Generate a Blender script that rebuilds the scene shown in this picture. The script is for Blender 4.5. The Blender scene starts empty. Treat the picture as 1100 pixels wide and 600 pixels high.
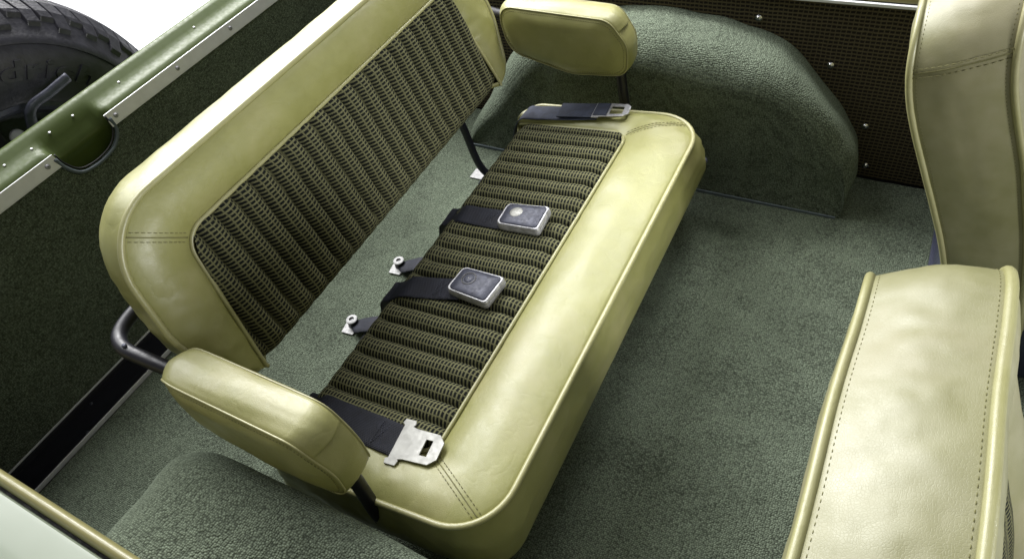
import bpy, bmesh, math, random
from mathutils import Vector, Matrix, noise
random.seed(7)
sc = bpy.context.scene
col = sc.collection

# ------------------------------------------------------------ camera
R = ((0.87781168, 0.45450604, -0.15123132),
     (0.25535598, -0.71113857, -0.65503836),
     (-0.40526531, 0.5363825, -0.74030658))
cd = bpy.data.cameras.new('camera')
cam = bpy.data.objects.new('camera', cd)
col.objects.link(cam)
cam.matrix_world = Matrix(((R[0][0], -R[1][0], -R[2][0], 0.0),
                           (R[0][1], -R[1][1], -R[2][1], 0.0),
                           (R[0][2], -R[1][2], -R[2][2], 1.0),
                           (0, 0, 0, 1)))
cd.sensor_width = 36
cd.lens = 36 * 731.6 / 1100
cd.clip_start = 0.02
cd.clip_end = 200
sc.camera = cam

# ------------------------------------------------------------ world, studio lamps and added fills
w = bpy.data.worlds.new('World')
sc.world = w
w.use_nodes = True
w.node_tree.nodes['Background'].inputs[0].default_value = (0.97, 0.985, 1.0, 1)
w.node_tree.nodes['Background'].inputs[1].default_value = 0.19
sc.view_settings.view_transform = 'Standard'
sc.view_settings.look = 'None'
sc.view_settings.exposure = 0.0
sc.view_settings.gamma = 1.0


def area(name, loc, target, sx, sy, power, colr=(1, 1, 1), spread=180):
    l = bpy.data.lights.new(name, 'AREA')
    l.shape = 'RECTANGLE'
    l.size = sx
    l.size_y = sy
    l.energy = power
    l.color = colr
    o = bpy.data.objects.new(name, l)
    col.objects.link(o)
    o.location = loc
    l.spread = math.radians(spread)
    o.rotation_euler = (Vector(target) - Vector(loc)).to_track_quat('-Z', 'Y').to_euler()
    return o


area('key_softbox', (-1.85, 1.50, 1.45), (-0.45, 0.85, 0.25), 1.1, 0.9, 28, (1.0, 0.985, 0.98), 125)
area('top_softbox', (0.3, 1.0, 2.3), (0.25, 0.9, 0.1), 1.0, 1.0, 1.3, (0.98, 0.99, 1.0), 70)
area('far_side_fill', (-0.35, 1.75, 1.55), (-0.38, 1.18, 0.3), 0.5, 0.4, 3.0, (1.0, 0.99, 0.97), 65)  # added, unseen: lifts the top of the far wheel housing
area('front_fill', (1.7, 0.22, 1.0), (-0.7, 0.50, 0.47), 0.35, 0.3, 3.0, (0.99, 0.995, 1.0), 50)  # added fill without a seen source, brightens the backrest front
area('backdrop_fill', (-5.0, 3.0, 4.0), (-5.0, 3.0, -0.7), 6.0, 6.0, 900, (1, 1, 1))  # added, unseen: whitens the ground beyond the tailgate


# ------------------------------------------------------------ tagging
def tag(o, label=None, cat=None, group=None, kind=None):
    if label: o['label'] = label
    if cat: o['category'] = cat
    if group: o['group'] = group
    if kind: o['kind'] = kind
    return o


def thing(name, loc, label, cat, group=None):
    o = bpy.data.objects.new(name, None)
    o.empty_display_size = 0.05
    col.objects.link(o)
    o.location = loc
    bpy.context.view_layer.update()
    return tag(o, label, cat, group)


def world_of(o):
    m = o.matrix_basis.copy()
    p = o.parent
    while p:
        m = p.matrix_basis @ m
        p = p.parent
    return m


def build(name, bm, mat, parent=None, frame=None, smooth=True, bevel=0.0, sharp=None):
    """Link a bmesh as one object; frame = local frame in world space of the mesh coordinates."""
    bmesh.ops.recalc_face_normals(bm, faces=bm.faces)
    me = bpy.data.meshes.new(name)
    bm.to_mesh(me)
    bm.free()
    me.materials.append(mat)
    for p in me.polygons:
        p.use_smooth = smooth
    if sharp is not None and smooth:
        me.set_sharp_from_angle(angle=math.radians(sharp))
    o = bpy.data.objects.new(name, me)
    col.objects.link(o)
    F = frame or Matrix.Identity(4)
    if parent:
        o.parent = parent
        F = world_of(parent).inverted() @ F
    o.matrix_basis = F
    if bevel:
        b = o.modifiers.new('bevel', 'BEVEL')
        b.width = bevel
        b.segments = 2
        b.limit_method = 'ANGLE'
    return o


def frame(origin, U, V):
    U = Vector(U).normalized()
    V = Vector(V).normalized()
    W = U.cross(V)
    m = Matrix((U, V, W)).transposed().to_4x4()
    m.translation = origin
    return m


# ------------------------------------------------------------ geometry helpers
def rpoly(verts, radii, nc=10, ne=12):
    """Rounded convex polygon; returns points (same counts for same vertex count)."""
    n = len(verts)
    P = [Vector(v) for v in verts]
    corners = []
    for i in range(n):
        a, b, c = P[i - 1], P[i], P[(i + 1) % n]
        d1 = (a - b).normalized()
        d2 = (c - b).normalized()
        ang = d1.angle(d2)
        r = max(radii[i], 1e-5)
        t = r / math.tan(ang / 2)
        t = min(t, 0.49 * (a - b).length, 0.49 * (c - b).length)
        r = t * math.tan(ang / 2)
        p1 = b + d1 * t
        p2 = b + d2 * t
        bis = (d1 + d2)
        bis = bis.normalized() if bis.length > 1e-6 else Vector((-d1.y, d1.x))
        cen = b + bis * (r / math.sin(ang / 2))
        pts = []
        v1 = p1 - cen
        v2 = p2 - cen
        a1 = math.atan2(v1.y, v1.x)
        a2 = math.atan2(v2.y, v2.x)
        da = (a2 - a1 + math.pi) % (2 * math.pi) - math.pi
        for k in range(nc + 1):
            aa = a1 + da * k / nc
            pts.append(cen + Vector((math.cos(aa), math.sin(aa))) * r)
        corners.append(pts)
    out = []
    for i in range(n):
        out += corners[i]
        q = corners[(i + 1) % n][0]
        p = corners[i][-1]
        for k in range(1, ne):
            out.append(p.lerp(q, k / ne))
    return out


def cidx(i, nc=10, ne=12):
    return i * (nc + ne) + nc // 2


def loft(bm, rings, cap0=False, cap1=False, closed=True):
    vs = [[bm.verts.new(p) for p in r] for r in rings]
    n = len(vs[0])
    m = n if closed else n - 1
    for i in range(len(vs) - 1):
        for k in range(m):
            bm.faces.new((vs[i][k], vs[i][(k + 1) % n], vs[i + 1][(k + 1) % n], vs[i + 1][k]))
    if cap0: bm.faces.new(vs[0][::-1])
    if cap1: bm.faces.new(vs[-1])
    return vs


def catmull(pts, n=8):
    P = [Vector(p) for p in pts]
    P = [2 * P[0] - P[1]] + P + [2 * P[-1] - P[-2]]
    out = []
    for i in range(1, len(P) - 2):
        a, b, c, d = P[i - 1:i + 3]
        for k in range(n):
            t = k / n
            out.append(0.5 * ((2 * b) + (c - a) * t + (2 * a - 5 * b + 4 * c - d) * t * t + (3 * b - a - 3 * c + d) * t ** 3))
    out.append(P[-2])
    return out


def tube(bm, pts, r, seg=10, closed=False, caps=True, flat=1.0, up=None):
    P = [Vector(p) for p in pts]
    n = len(P)
    rings = []
    prev = None
    for i in range(n):
        if closed:
            t = (P[(i + 1) % n] - P[i - 1]).normalized()
        else:
            t = (P[min(i + 1, n - 1)] - P[max(i - 1, 0)]).normalized()
        if prev is None:
            a = Vector(up) if up else (Vector((0, 0, 1)) if abs(t.z) < 0.9 else Vector((1, 0, 0)))
            x = (a - t * a.dot(t)).normalized()
        else:
            x = (prev - t * prev.dot(t)).normalized()
        prev = x
        y = t.cross(x)
        rr = r[i] if isinstance(r, (list, tuple)) else r
        rings.append([P[i] + x * math.cos(2 * math.pi * k / seg) * rr * flat + y * math.sin(2 * math.pi * k / seg) * rr for k in range(seg)])
    if closed:
        rings.append(rings[0])
        loft(bm, rings)
        bmesh.ops.remove_doubles(bm, verts=bm.verts, dist=1e-6)
    else:
        loft(bm, rings, caps, caps)


def box(bm, x0, x1, y0, y1, z0, z1):
    v = [bm.verts.new((x, y, z)) for x in (x0, x1) for y in (y0, y1) for z in (z0, z1)]
    for f in ((0, 1, 3, 2), (4, 6, 7, 5), (0, 4, 5, 1), (2, 3, 7, 6), (0, 2, 6, 4), (1, 5, 7, 3)):
        bm.faces.new([v[i] for i in f])


def cyl(bm, c, axis, r, h, seg=20, r2=None):
    c = Vector(c)
    a = Vector(axis).normalized()
    x = a.orthogonal().normalized()
    y = a.cross(x)
    r2 = r if r2 is None else r2
    ring = lambda o, q: [c + a * o + (x * math.cos(2 * math.pi * k / seg) + y * math.sin(2 * math.pi * k / seg)) * q for k in range(seg)]
    loft(bm, [ring(0, r), ring(h, r2)], True, True)


def dome(bm, c, axis, r, h, seg=16):
    c = Vector(c)
    a = Vector(axis).normalized()
    x = a.orthogonal().normalized()
    y = a.cross(x)
    rings = []
    for j in range(6):
        t = j / 5 * math.pi / 2 * 0.96
        q = r * math.cos(t)
        o = h * math.sin(t)
        rings.append([c + a * o + (x * math.cos(2 * math.pi * k / seg) + y * math.sin(2 * math.pi * k / seg)) * q for k in range(seg)])
    loft(bm, rings, True, True)


def prism(bm, pts, z0, z1, holes=()):
    """Polygon (with holes) extruded from z0 to z1."""
    loops = []
    edges = []
    for L in [pts] + list(holes):
        vs = [bm.verts.new((p[0], p[1], z0)) for p in L]
        loops.append(vs)
        for k in range(len(vs)):
            edges.append(bm.edges.new((vs[k], vs[(k + 1) % len(vs)])))
    r = bmesh.ops.triangle_fill(bm, edges=edges, use_beauty=True, use_dissolve=False)
    faces = [g for g in r['geom'] if isinstance(g, bmesh.types.BMFace)]
    ex = bmesh.ops.extrude_face_region(bm, geom=faces)
    for g in ex['geom']:
        if isinstance(g, bmesh.types.BMVert):
            g.co.z += z1 - z0


def nz(p, s, seed=0.0):
    return noise.noise(Vector((p[0] * s + seed, p[1] * s - seed, p[2] * s + 2 * seed)))


# ------------------------------------------------------------ materials
def M(name):
    m = bpy.data.materials.new(name)
    m.use_nodes = True
    nt = m.node_tree
    return m, nt, nt.nodes['Principled BSDF']


def nd(nt, t, **kw):
    n = nt.nodes.new(t)
    for k, v in kw.items():
        setattr(n, k, v)
    return n


def math_n(nt, op, a, b=None, c=None):
    n = nd(nt, 'ShaderNodeMath', operation=op)
    for i, v in enumerate((a, b, c)):
        if v is None: continue
        if isinstance(v, (int, float)): n.inputs[i].default_value = v
        else: nt.links.new(v, n.inputs[i])
    return n.outputs[0]


def mix_c(nt, fac, a, b):
    n = nd(nt, 'ShaderNodeMix', data_type='RGBA')
    for s, v in ((n.inputs[0], fac), (n.inputs[6], a), (n.inputs[7], b)):
        if isinstance(v, (int, float)): s.default_value = v
        elif isinstance(v, tuple): s.default_value = (*v, 1) if len(v) == 3 else v
        else: nt.links.new(v, s)
    return n.outputs[2]


def coords(nt, scale=(1, 1, 1)):
    tc = nd(nt, 'ShaderNodeTexCoord')
    mp = nd(nt, 'ShaderNodeMapping')
    mp.inputs['Scale'].default_value = scale
    nt.links.new(tc.outputs['Object'], mp.inputs[0])
    return mp.outputs[0]


def noise_n(nt, vec, scale, detail=3, rough=0.5):
    n = nd(nt, 'ShaderNodeTexNoise')
    n.inputs['Scale'].default_value = scale
    n.inputs['Detail'].default_value = detail
    n.inputs['Roughness'].default_value = rough
    nt.links.new(vec, n.inputs['Vector'])
    return n.outputs['Fac']


def ramp(nt, fac, lo, hi, a=0.0, b=1.0):
    n = nd(nt, 'ShaderNodeMapRange')
    n.inputs[1].default_value = lo
    n.inputs[2].default_value = hi
    n.inputs[3].default_value = a
    n.inputs[4].default_value = b
    nt.links.new(fac, n.inputs[0])
    return n.outputs[0]


def bump(nt, h, dist, strength=1.0, normal=None):
    n = nd(nt, 'ShaderNodeBump')
    n.inputs['Distance'].default_value = dist
    n.inputs['Strength'].default_value = strength
    nt.links.new(h, n.inputs['Height'])
    if normal: nt.links.new(normal, n.inputs['Normal'])
    return n.outputs[0]


def vinyl(name, c1, c2, rough=0.4, grain=0.0002, vs=620, crease=0.14):
    m, nt, p = M(name)
    v = coords(nt)
    big = noise_n(nt, v, 9, 4, 0.6)
    fine = noise_n(nt, v, 60, 4, 0.6)
    f = ramp(nt, math_n(nt, 'ADD', math_n(nt, 'MULTIPLY', big, 0.7), math_n(nt, 'MULTIPLY', fine, 0.3)), 0.35, 0.65)
    worn = ramp(nt, noise_n(nt, v, 4.5, 5, 0.65), 0.50, 0.72, 0.0, 0.38)
    nt.links.new(mix_c(nt, worn, mix_c(nt, f, c1, c2), (0.36, 0.315, 0.20)), p.inputs['Base Color'])
    nt.links.new(ramp(nt, fine, 0.3, 0.7, rough - 0.05, rough + 0.10), p.inputs['Roughness'])
    vo = nd(nt, 'ShaderNodeTexVoronoi', feature='DISTANCE_TO_EDGE')
    vo.inputs['Scale'].default_value = vs
    wn = nd(nt, 'ShaderNodeTexNoise')
    wn.inputs['Scale'].default_value = 90
    nt.links.new(v, wn.inputs['Vector'])
    vm = nd(nt, 'ShaderNodeVectorMath', operation='MULTIPLY_ADD')
    vm.inputs[1].default_value = (0.006, 0.006, 0.006)
    nt.links.new(wn.outputs['Color'], vm.inputs[0])
    nt.links.new(v, vm.inputs[2])
    nt.links.new(vm.outputs[0], vo.inputs['Vector'])
    cell = ramp(nt, vo.outputs['Distance'], 0.0, 0.12)
    b1 = bump(nt, cell, grain, 0.45)
    b2 = bump(nt, noise_n(nt, v, 22, 2, 0.45), 0.0012, 0.45, b1)
    rg = math_n(nt, 'ABSOLUTE', math_n(nt, 'SUBTRACT', noise_n(nt, v, 17, 3, 0.55), 0.5))
    b2 = bump(nt, ramp(nt, rg, 0.0, 0.035), 0.0010, crease, b2)
    nt.links.new(b2, p.inputs['Normal'])
    p.inputs['Specular IOR Level'].default_value = 0.6
    p.inputs['Coat Weight'].default_value = 0.50
    p.inputs['Coat Roughness'].default_value = 0.40
    return m


def cloth(name, light, dark, pu=0.00825, pv=0.0057, ax=(0, 1), duty=(0.0, -0.22)):
    """Woven check: dark cells between light threads; u along axis 0, v along axis 1 of the local frame."""
    m, nt, p = M(name)
    tc = nd(nt, 'ShaderNodeTexCoord')
    sp = nd(nt, 'ShaderNodeSeparateXYZ')
    nt.links.new(tc.outputs['Object'], sp.inputs[0])
    v = tc.outputs['Object']
    wob = math_n(nt, 'MULTIPLY', math_n(nt, 'SUBTRACT', noise_n(nt, v, 45, 2), 0.5), 0.0035)
    cu = math_n(nt, 'COSINE', math_n(nt, 'MULTIPLY', math_n(nt, 'ADD', sp.outputs[ax[0]], wob), 2 * math.pi / pu))
    cv = math_n(nt, 'COSINE', math_n(nt, 'MULTIPLY', math_n(nt, 'ADD', sp.outputs[ax[1]], wob), 2 * math.pi / pv))
    fu = ramp(nt, cu, duty[0] - 1.05, duty[0] - 0.55)
    fv = ramp(nt, cv, duty[1] - 0.25, duty[1] + 0.25)
    cell = math_n(nt, 'MULTIPLY', fu, fv)
    var = ramp(nt, noise_n(nt, v, 700, 2), 0.3, 0.7)
    lt = mix_c(nt, var, tuple(x * 0.65 for x in light), tuple(x * 1.25 for x in light))
    nt.links.new(mix_c(nt, cell, lt, dark), p.inputs['Base Color'])
    p.inputs['Roughness'].default_value = 0.9
    p.inputs['Specular IOR Level'].default_value = 0.15
    h = math_n(nt, 'SUBTRACT', math_n(nt, 'MULTIPLY', noise_n(nt, v, 900, 2), 0.5), cell)
    nt.links.new(bump(nt, h, 0.0006, 0.8), p.inputs['Normal'])
    return m


def carpet(name, c, scale=(320, 390, 390), depth=0.0030):
    m, nt, p = M(name)
    v = coords(nt)
    vs = coords(nt, scale)
    wn = nd(nt, 'ShaderNodeTexNoise')
    wn.inputs['Scale'].default_value = 40
    nt.links.new(v, wn.inputs['Vector'])
    vm = nd(nt, 'ShaderNodeVectorMath', operation='MULTIPLY_ADD')
    vm.inputs[1].default_value = (2.4, 0.5, 0.5)
    nt.links.new(wn.outputs['Color'], vm.inputs[0])
    nt.links.new(vs, vm.inputs[2])
    vo = nd(nt, 'ShaderNodeTexVoronoi')
    vo.inputs['Scale'].default_value = 1.0
    vo.inputs['Randomness'].default_value = 0.55
    nt.links.new(vm.outputs[0], vo.inputs['Vector'])
    sc_ = nd(nt, 'ShaderNodeSeparateColor')
    nt.links.new(vo.outputs['Color'], sc_.inputs[0])
    fine = noise_n(nt, v, 1400, 2)
    big = noise_n(nt, v, 7, 3)
    val = math_n(nt, 'ADD', ramp(nt, sc_.outputs[0], 0, 1, 0.72, 1.22), ramp(nt, fine, 0.3, 0.7, -0.22, 0.22))
    val = math_n(nt, 'MULTIPLY', val, ramp(nt, big, 0.3, 0.7, 0.90, 1.10))
    val = math_n(nt, 'MULTIPLY', val, ramp(nt, vo.outputs['Distance'], 0.2, 0.75, 1.2, 0.30))  # gaps between loops darkened, their shade put into the colour
    g = nd(nt, 'ShaderNodeVectorMath', operation='SCALE')
    g.inputs[0].default_value = c
    nt.links.new(val, g.inputs['Scale'])
    nt.links.new(g.outputs[0], p.inputs['Base Color'])
    p.inputs['Roughness'].default_value = 0.95
    p.inputs['Specular IOR Level'].default_value = 0.1
    p.inputs['Sheen Weight'].default_value = 0.12
    p.inputs['Sheen Tint'].default_value = (0.7, 0.85, 0.65, 1)
    p.inputs['Sheen Roughness'].default_value = 0.5
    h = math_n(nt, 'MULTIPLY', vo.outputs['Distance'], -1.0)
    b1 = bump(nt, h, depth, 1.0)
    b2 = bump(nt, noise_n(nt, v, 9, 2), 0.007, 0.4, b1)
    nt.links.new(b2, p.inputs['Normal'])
    return m


def plain(name, c, rough=0.5, metal=0.0, var=0.15, bmp=0.0, scale=60, coat=0.0, spec=0.5):
    m, nt, p = M(name)
    v = coords(nt)
    f = ramp(nt, noise_n(nt, v, scale, 4, 0.6), 0.3, 0.7)
    nt.links.new(mix_c(nt, f, tuple(x * (1 - var) for x in c), tuple(min(1, x * (1 + var)) for x in c)), p.inputs['Base Color'])
    nt.links.new(ramp(nt, noise_n(nt, v, scale * 2.3, 4), 0.3, 0.7, max(0.02, rough * 0.8), min(1, rough * 1.2)), p.inputs['Roughness'])
    p.inputs['Metallic'].default_value = metal
    p.inputs['Coat Weight'].default_value = coat
    p.inputs['Coat Roughness'].default_value = 0.08
    p.inputs['Specular IOR Level'].default_value = spec
    if bmp:
        nt.links.new(bump(nt, noise_n(nt, v, scale * 4, 3), bmp, 0.8), p.inputs['Normal'])
    return m


OL1, OL2 = (0.262, 0.262, 0.082), (0.325, 0.320, 0.112)
m_vinyl = vinyl('olive_vinyl', OL1, OL2, 0.40)
m_vinyl_front = vinyl('pale_olive_vinyl', (0.24, 0.235, 0.105), (0.31, 0.30, 0.17), 0.44, 0.00013, 560, 0.05)
m_pipe = vinyl('olive_piping_vinyl', (0.32, 0.31, 0.13), (0.38, 0.37, 0.18), 0.36, 0.0001)
m_thread = plain('dark_stitching_thread', (0.17, 0.163, 0.066), 0.8)
m_cloth = cloth('olive_black_check_cloth', (0.165, 0.163, 0.086), (0.010, 0.012, 0.011))
m_panelcloth = cloth('brown_black_check_cloth', (0.090, 0.076, 0.044), (0.015, 0.013, 0.011), pu=0.0085, pv=0.0075, ax=(0, 2))
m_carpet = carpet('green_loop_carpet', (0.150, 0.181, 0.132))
m_carpet_lifted = carpet('lifted_green_loop_carpet', (0.165, 0.198, 0.142))  # same carpet, colour lifted to offset the shade on the tailgate
m_black = plain('black_enamel', (0.008, 0.008, 0.013), 0.42, 0.0, coat=0.0, spec=0.4)
m_blacksat = plain('black_satin_metal', (0.014, 0.014, 0.020), 0.4)
def webbing(name, c, spec=0.4):
    m, nt, p = M(name)
    tc = nd(nt, 'ShaderNodeTexCoord')
    sp = nd(nt, 'ShaderNodeSeparateXYZ')
    nt.links.new(tc.outputs['Object'], sp.inputs[0])
    v = tc.outputs['Object']
    a = math_n(nt, 'COSINE', math_n(nt, 'MULTIPLY', sp.outputs[1], 2 * math.pi / 0.0021))
    b = math_n(nt, 'COSINE', math_n(nt, 'MULTIPLY', math_n(nt, 'ADD', sp.outputs[0], math_n(nt, 'MULTIPLY', sp.outputs[1], 0.8)), 2 * math.pi / 0.0032))
    h = math_n(nt, 'ADD', math_n(nt, 'MULTIPLY', a, 0.6), math_n(nt, 'MULTIPLY', b, 0.4))
    wear = ramp(nt, noise_n(nt, v, 55, 5, 0.7), 0.42, 0.72)
    lt = tuple(x * 2.3 for x in c)  # paler tone, a slight sheen put into the webbing colour
    base = mix_c(nt, wear, c, lt)
    nt.links.new(mix_c(nt, ramp(nt, h, -0.8, 0.8, 0.0, 0.35), base, lt), p.inputs['Base Color'])
    p.inputs['Roughness'].default_value = 0.6
    p.inputs['Specular IOR Level'].default_value = spec
    nt.links.new(bump(nt, h, 0.0004, 0.9), p.inputs['Normal'])
    return m


m_web = webbing('black_seat_belt_webbing', (0.008, 0.009, 0.015))
m_web_blue = webbing('sheen_navy_webbing', (0.022, 0.027, 0.045))  # greyish blue sheen painted into the navy webbing
m_alu = plain('brushed_aluminium', (0.74, 0.75, 0.77), 0.42, 0.15, var=0.06, scale=40)
m_chrome = plain('chrome', (0.8, 0.8, 0.82), 0.15, 1.0, var=0.05)
m_steel = plain('polished_steel_plate', (0.30, 0.30, 0.28), 0.45, 0.35, var=0.18)
m_cast = plain('scuffed_cast_metal', (0.42, 0.42, 0.44), 0.45, 0.45, var=0.35, scale=120, bmp=0.0004)
m_zinc = plain('dull_zinc_plate', (0.36, 0.36, 0.36), 0.6, 0.1, var=0.25, scale=150)
m_bluegrey = plain('worn_blue_grey_plate', (0.062, 0.066, 0.092), 0.45, 0.15, var=0.3, scale=90, spec=0.35)
m_paint = plain('dark_green_car_paint', (0.050, 0.075, 0.012), 0.55, 0.0, var=0.06, coat=0.1, spec=0.25)
m_gold = plain('olive_gold_car_paint', (0.21, 0.195, 0.080), 0.42, 0.0, var=0.04, coat=0.2, spec=0.35)
m_mint = plain('pale_mint_car_paint', (0.205, 0.24, 0.175), 0.45, 0.0, var=0.04, coat=0.15, scale=4)
m_rubber = plain('tyre_rubber', (0.020, 0.020, 0.027), 0.42, var=0.3, bmp=0.0006, scale=50)
m_seal = plain('black_rubber_seal', (0.008, 0.008, 0.008), 0.6)
m_edging = plain('grey_blue_edging_cord', (0.10, 0.125, 0.14), 0.6)
m_white = plain('white_studio_sweep', (0.85, 0.86, 0.88), 0.9, var=0.01, scale=1)
m_whitecap = plain('white_enamel', (0.8, 0.8, 0.8), 0.35)
m_pan = plain('blue_grey_painted_steel', (0.05, 0.055, 0.085), 0.4, 0.2)

# ------------------------------------------------------------ setting: studio ground, vehicle floor
bm = bmesh.new()
g = 40
box(bm, -g, g, -g, g, -0.75, -0.70)
tag(build('ground', bm, m_white, smooth=False), kind='structure')

bm = bmesh.new()
nx, ny = 120, 84
vs = []
for i in range(nx + 1):
    row = []
    for j in range(ny + 1):
        x = -1.112 + 1.85 * i / nx
        y = -0.012 + 1.228 * j / ny
        z = 0.0025 * nz((x, y, 0), 7) + 0.0012 * nz((x, y, 0), 21, 3)
        row.append(bm.verts.new((x, y, z)))
    vs.append(row)
for i in range(nx):
    for j in range(ny):
        bm.faces.new((vs[i][j], vs[i + 1][j], vs[i + 1][j + 1], vs[i][j + 1]))
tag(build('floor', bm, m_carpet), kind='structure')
bm = bmesh.new()
box(bm, -1.27, 0.74, -0.05, 1.27, -0.03, -0.006)
tag(build('floor_pan', bm, m_blacksat, smooth=False), kind='structure')


# ------------------------------------------------------------ screws
def screw(parent, c, axis, r=0.004, mat=None, name='screw'):
    bm = bmesh.new()
    a = Vector(axis).normalized()
    cyl(bm, Vector(c), a, r * 1.5, 0.0008, 18)
    dome(bm, Vector(c) + a * 0.0008, a, r, r * 0.5)
    o = build(name, bm, mat or m_chrome, parent)
    bm2 = bmesh.new()
    x = a.orthogonal().normalized()
    y = a.cross(x)
    for d in (x, y):
        F = frame(Vector(c) + a * (0.0008 + r * 0.47), d, a.cross(d))
        for s in (1,):
            v = []
            for (p, q, z) in ((-1, -1, 0), (1, -1, 0), (1, 1, 0), (-1, 1, 0), (-1, -1, 1), (1, -1, 1), (1, 1, 1), (-1, 1, 1)):
                v.append(bm2.verts.new(F @ Vector((p * r * 0.5, q * r * 0.1, z * r * 0.08))))
            for f in ((0, 1, 2, 3), (4, 5, 6, 7), (0, 1, 5, 4), (1, 2, 6, 5), (2, 3, 7, 6), (3, 0, 4, 7)):
                bm2.faces.new([v[i] for i in f])
    build('screw_slot', bm2, m_seal, o, smooth=False)
    return o


# ------------------------------------------------------------ tailgate
tg = thing('tailgate', (-1.24, 0.61, 0.0), 'dark green painted tailgate lined with green carpet under bare metal strips, behind the bench', 'tailgate')
# painted shell: profile swept along y, dipping at the latch notch
prof = [(-1.212, 0.30), (-1.212, 0.385), (-1.2075, 0.402), (-1.213, 0.4085), (-1.222, 0.4100), (-1.232, 0.4125), (-1.243, 0.4195), (-1.251, 0.4265), (-1.258, 0.4305), (-1.265, 0.4305),
        (-1.270, 0.426), (-1.272, 0.415), (-1.272, 0.30), (-1.272, -0.10)]
bm = bmesh.new()
rings = []
ys = [-0.02 + 1.26 * k / 160 for k in range(161)]
for y in ys:
    t = max(0.0, min(1.0, 1 - (abs(y - 0.472) - 0.045) / 0.020))
    t = t * t * (3 - 2 * t)
    r = []
    for i, (x, z) in enumerate(prof):
        if 0 <= i <= 5:
            k = (0, 1.0, 1.0, 0.95, 0.7, 0.25)[i]
            x2 = x - t * 0.012 * k * (1 if i < 3 else 0.6)
            z2 = z - t * 0.030 * k * (0.9 if i > 1 else 0.8)
        else:
            x2, z2 = x, z
        r.append((x2, y, z2))
    rings.append(r)
loft(bm, rings, closed=False)
build('painted_shell', bm, m_paint, tg, sharp=50)
# carpet lining with the notch cut out (local frame: u=y, v=z)
Ft = Matrix(((0, 0, 1, -1.207), (1, 0, 0, 0), (0, 1, 0, 0), (0, 0, 0, 1)))
ntc = [(0.412, 0.395), (0.416, 0.376), (0.428, 0.355), (0.445, 0.3455), (0.475, 0.343), (0.503, 0.3475), (0.520, 0.357), (0.531, 0.372), (0.532, 0.395)]
bm = bmesh.new()
outl = [(-0.012, 0.002), (1.226, 0.002), (1.226, 0.395)] + ntc[::-1] + [(-0.012, 0.395)]
prism(bm, outl, 0.0, 0.0042)
build('carpet_panel', bm, m_carpet_lifted, tg, Ft, smooth=False)
bm = bmesh.new()
tube(bm, [(p[0], p[1], 0.006) for p in catmull([(a, b, 0) for a, b in ntc], 4)], 0.0034, 8)
build('edging_cord', bm, m_edging, tg, Ft)
bm = bmesh.new()
tube(bm, [(p[0] + (0.472 - p[0]) * 0.07, p[1] + 0.006, 0.0045) for p in catmull([(a, b, 0) for a, b in ntc], 4)], 0.0016, 6)
build('edging_cord', bm, m_seal, tg, Ft)
for y0, y1, ss in ((-0.010, 0.414, (0.395, 0.20, 0.03)), (0.527, 1.215, (0.545, 0.70, 0.85, 1.0, 1.15))):
    bm = bmesh.new()
    loft(bm, [[(-1.2006, y, 0.3790), (-1.1985, y, 0.3795), (-1.1990, y, 0.3830), (-1.2040, y, 0.4030), (-1.2060, y, 0.4030), (-1.2010, y, 0.3830)] for y in (y0, y1)], True, True)
    s = build('trim_strip', bm, m_alu, tg, smooth=False)
    for y in ss:
        screw(s, (-1.2012, y, 0.3925), (1, 0, 0.25), 0.0030, m_cast)
for (x, y, z) in ((-1.240, 0.603, 0.4176), (-1.240, 0.497, 0.4176), (-1.240, 0.447, 0.4176), (-1.236, 0.405, 0.4150), (-1.240, 0.356, 0.4176), (-1.240, 0.80, 0.4176)):
    bm = bmesh.new()
    cyl(bm, (x, y, z - 0.001), (0.5, 0, 1), 0.0022, 0.0016, 14)
    build('rivet', bm, m_alu, tg)

# threshold channel
th = thing('threshold_channel', (-1.157, 0.61, -0.005), 'black metal channel with bright edges running across the floor before the tailgate', 'threshold')
bm = bmesh.new()
pr = [(-1.1965, 0.0035), (-1.190, 0.0035), (-1.188, -0.003), (-1.170, -0.0035), (-1.166, -0.0045), (-1.145, -0.0045), (-1.140, 0.001), (-1.122, 0.0012), (-1.121, -0.004)]
loft(bm, [[(x, y, z) for x, z in pr] for y in (-0.01, 0.3, 0.6, 0.9, 1.215)], closed=False)
build('channel', bm, m_black, th, sharp=30)
for x0, x1, z1 in ((-1.1992, -1.1968, 0.006), (-1.1205, -1.1180, 0.0052)):
    bm = bmesh.new()
    box(bm, x0, x1, -0.01, 1.215, -0.004, z1)
    build('edge_trim', bm, m_alu, th, smooth=False)
for (x, y) in ((-1.180, 0.165), (-1.128, 0.118), (-1.128, 0.29), (-1.18, 0.9), (-1.128, 0.75), (-1.128, 1.1)):
    screw(th, (x, y, 0.0006 if x > -1.15 else -0.0032), (0, 0, 1), 0.0022, m_bluegrey)


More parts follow.
